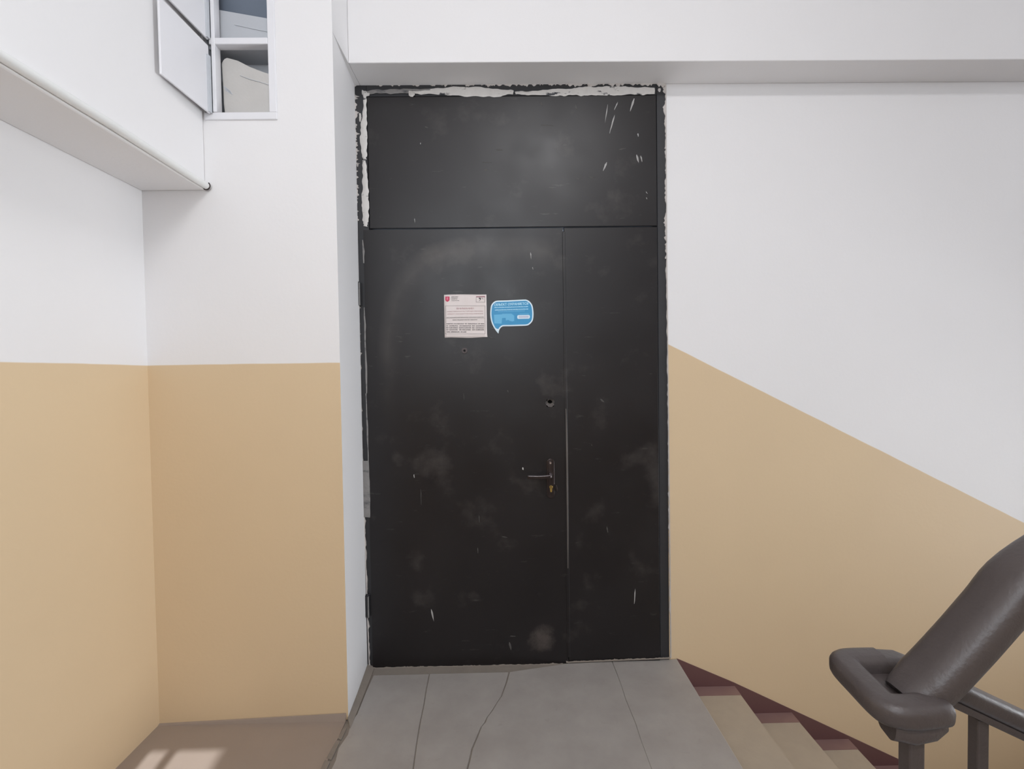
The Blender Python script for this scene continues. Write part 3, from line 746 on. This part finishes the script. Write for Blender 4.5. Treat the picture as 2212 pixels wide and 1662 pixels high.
# ------------------------------------------------------------------ cabinet niche on the pier
cab = empty('wall_cabinet', ((NX0+NX1)/2, YP, 2.612)); tag(cab, 'small white wall cabinet high in the corner with its doors swung open', 'cabinet')
YC = YP-0.008
def cbox(name, *a, mat='cabinet', parent=cab, bevel=0.002): return MB().box(*a).build(name, mat, parent, bevel=bevel, seg=1)
cbox('frame_rail', -1.262, -0.956, YC, YP+0.02, 2.611, 2.641)
cbox('frame_stile', -0.987, -0.956, YC, YP+0.02, 2.641, 3.32)
cbox('frame_stile', -1.222, -1.207, YC-0.004, YP+0.03, 2.641, 3.30)
cbox('cross_rail', -1.232, -0.987, YC-0.002, YP+0.03, 2.924, 2.951)
cbox('frame_rail', -1.262, -0.956, YC, YP+0.02, 3.29, 3.32)
# niche lining and what is inside
lining = MB()
lining.box(NX0, NX1, NYB-0.012, NYB-0.001, NZ0, NZ1); lining.box(NX0, NX0+0.004, YP+0.02, NYB-0.012, NZ0, NZ1)
lining.box(NX1-0.004, NX1, YP+0.02, NYB-0.012, NZ0, NZ1); lining.box(NX0, NX1, YP+0.02, NYB-0.012, NZ0, NZ0+0.005)
lining.build('lining', 'niche', cab)
cbox('shelf', NX0+0.004, NX1-0.004, YP+0.03, NYB-0.012, 2.93, 2.944, mat='niche_pale')
# lower compartment: leaning board with a rounded upper corner
mb = MB()
bp = [(-1.200, 2.642), (-1.206, 2.70), (-1.207, 2.78)] + [(-1.210+0.03*(1-math.cos(t)), 2.868+0.033*math.sin(t)) for t in [math.radians(d) for d in (0, 20, 40, 60, 80)]] + [(-1.14, 2.888), (-1.09, 2.862), (-1.03, 2.838), (-0.991, 2.826), (-0.991, 2.64)]
mb.prism_xz(bp, 2.052, 2.070); mb.build('leaning_board', 'board', cab, bevel=0.004)
mb = MB(); mb.sweep([(-1.13, 2.050, 2.822), (-1.09, 2.050, 2.806), (-1.04, 2.050, 2.792), (-0.992, 2.050, 2.776)], round_rect(0.002, 0.002, 0.0006, 2)); mb.build('wire', 'niche', cab)
mb = MB()
for q in range(6): mb.prism_xz([(-1.203+q*0.005, 2.778-q*0.004), (-1.200+q*0.005, 2.780-q*0.004), (-1.190+q*0.005, 2.757-q*0.003), (-1.194+q*0.005, 2.756-q*0.003)], 2.0508, 2.0525)
mb.build('brush_mark', 'niche', cab)
# upper compartment: sloping pale panel in front of a dark back
mb = MB(); mb.prism_xz([(NX0+0.004, 2.945), (NX1-0.004, 2.945), (NX1-0.004, 3.064), (NX0+0.004, 3.112)], 2.055, 2.075); mb.build('sloping_panel', 'niche_pale', cab)
mb = MB(); mb.box(NX0+0.004, NX1-0.004, 2.085, 2.095, 2.95, NZ1); mb.build('dark_back_panel', 'niche_dark', cab)
mb = MB(); mb.sweep([(-1.15, 2.053, 3.040), (-1.06, 2.053, 3.020), (-0.99, 2.053, 3.006)], round_rect(0.002, 0.002, 0.0006, 2)); mb.build('wire', 'niche', cab)
# open leaves, hinged on the left and folded back along the beam
def cab_leaf(z0, z1, ang):
    mb = MB(); L = 0.262
    hx_, hy_ = -1.236, YC-0.004
    ca, sa = math.cos(ang), math.sin(ang)
    t = Vector((-sa, -ca, 0)); nrm = Vector((ca, -sa, 0))
    o0 = Vector((hx_, hy_, 0))
    def pt(a, b2, z): w__ = o0 + t*a + nrm*b2; return (w__.x, w__.y, z)
    def bx(a0, a1, b0, b1, c0, c1):
        vs = [pt(a, b2, z) for a in (a0, a1) for b2 in (b0, b1) for z in (c0, c1)]
        mb.add(vs, [(0, 1, 3, 2), (4, 6, 7, 5), (0, 4, 5, 1), (2, 3, 7, 6), (0, 2, 6, 4), (1, 5, 7, 3)])
    bx(0, L, -0.004, 0.004, z0, z1)
    o = mb.build('leaf', 'cabinet', cab, bevel=0.0015, seg=1)
    mb = MB()
    vs = [pt(a, b2, z) for a in (0.0, 0.016) for b2 in (0.004, 0.012) for z in (z0+0.002, z1-0.045)]
    mb.add(vs, [(0, 1, 3, 2), (4, 6, 7, 5), (0, 4, 5, 1), (2, 3, 7, 6), (0, 2, 6, 4), (1, 5, 7, 3)])
    mb.build('leaf_flange', 'niche', o)
    return o
cab_leaf(2.632, 2.915, math.radians(3)); cab_leaf(2.94, 3.27, math.radians(3))

# ------------------------------------------------------------------ conduit along the foot of the beam
con = empty('conduit_pipe', (XB+0.01, YP-0.02, ZB+0.015)); tag(con, 'thin white conduit along the lower edge of the left beam', 'pipe')
PR = 0.0145
mb = MB(); mb.tube([(XB+0.011, YP-0.004, ZB+PR)] + [(XB+0.011+0.0012*math.sin(k*1.3), YP-0.1-0.39*k, ZB+PR+0.004*min(1, k)+0.0015*math.sin(k*2.1)) for k in range(10)], PR, 16)
mb.build('pipe', 'pipe', con, smooth=True)
mb = MB(); mb.tube([(XB+0.011+0.0155*math.cos(t), YP-0.012, ZB+PR+0.0155*math.sin(t)) for t in [math.radians(d) for d in range(-130, 61, 15)]], 0.003, 8)
mb.build('clip', 'dark_steel', con, smooth=True)

# ------------------------------------------------------------------ stair railing
rail = empty('stair_railing', (0.65, 0.80, 0)); tag(rail, 'dark grey painted stair railing with thick handrail turning back at the corner', 'railing')
ZR = 0.95
YF_, YN_ = 0.868, 0.744
prof = round_rect(0.048, 0.036, 0.013)
slope = RISE/RUN
far = [(0.66, YF_, ZR), (0.70, YF_, ZR), (0.745, YF_, ZR-0.003), (0.79, YF_, ZR-0.022)] + [(0.79+0.15*k, YF_, ZR-0.022-slope*0.15*k) for k in range(1, 22)]
mb = MB(); mb.sweep(far, prof); mb.build('handrail', 'rail', rail, smooth=True)
mb = MB(); mb.sweep([(x, y, z-0.027) for x, y, z in far], round_rect(0.036, 0.014, 0.003, 2)); mb.build('support_bar', 'rail', rail, smooth=True)
turn = [(0.71, YF_, ZR), (0.665, YF_, ZR), (0.645, YF_-0.004, ZR), (0.634, YF_-0.016, ZR), (0.630, 0.806, ZR-0.002), (0.628, YN_+0.016, ZR-0.004), (0.636, YN_+0.004, ZR-0.004), (0.66, YN_, ZR-0.004), (0.70, YN_+0.004, ZR-0.004), (0.714, YN_+0.008, ZR-0.006)]
mb = MB(); mb.sweep(catmull(turn, 5), round_rect(0.050, 0.042, 0.016)); mb.build('handrail_turn', 'rail', rail, smooth=True)
mb = MB(); mb.box(0.635, 0.715, YN_, YF_, ZR-0.022, ZR-0.006); mb.build('corner_plate', 'rail', rail, bevel=0.003)
YU = 0.787
near = [(0.686, YU, ZR-0.012), (0.705, YU, ZR+0.001), (0.735, YU, ZR+0.024), (0.79, YU-0.002, ZR+0.085), (0.84, YU-0.004, ZR+0.145), (0.90, YU-0.005, ZR+0.212)] + [(0.90+0.15*k, YU-0.005, ZR+0.212+0.0742*k+0.03*(1-0.5**k)) for k in range(1, 20)]
pn = catmull(near, 5)
mb = MB(); mb.sweep(pn, round_rect(0.088, 0.064, 0.029, 7), scales=[0.72+0.28*min(1, k/9) for k in range(len(pn))]); mb.build('handrail', 'rail', rail, smooth=True)
# welded underside piece at the turn
mb = MB(); mb.sweep([(0.632, YN_+0.012, ZR-0.032), (0.66, YN_+0.006, ZR-0.036), (0.69, YN_+0.010, ZR-0.034), (0.712, YN_+0.018, ZR-0.028)], round_rect(0.05, 0.034, 0.014)); mb.build('weld_block', 'rail', rail, smooth=True)
def baluster(x, y, z0, z1, s=0.011):
    mb = MB(); mb.box(x-s, x+s, y-s, y+s, z0, z1); mb.build('baluster', 'rail', rail, bevel=0.003)
baluster(0.667, YN_+0.004, 0.0, ZR-0.04, 0.0125)
def step_z(x): return -RISE*(math.floor((x-XN)/RUN)+1) if x > XN-0.02 else 0
for k in range(10):
    x = 0.905+0.20*k
    baluster(x, YF_, step_z(x), ZR-0.03-slope*(x-0.74))
for k in range(6):
    x = 1.04+0.30*k; 
    zt = ZR+0.212+0.0742*((x-0.90)/0.15)
    baluster(x, YU-0.005, 0.0 if x < 1 else RISE*(math.floor((x-XN-0.05)/RUN)+1)-0.2, zt)
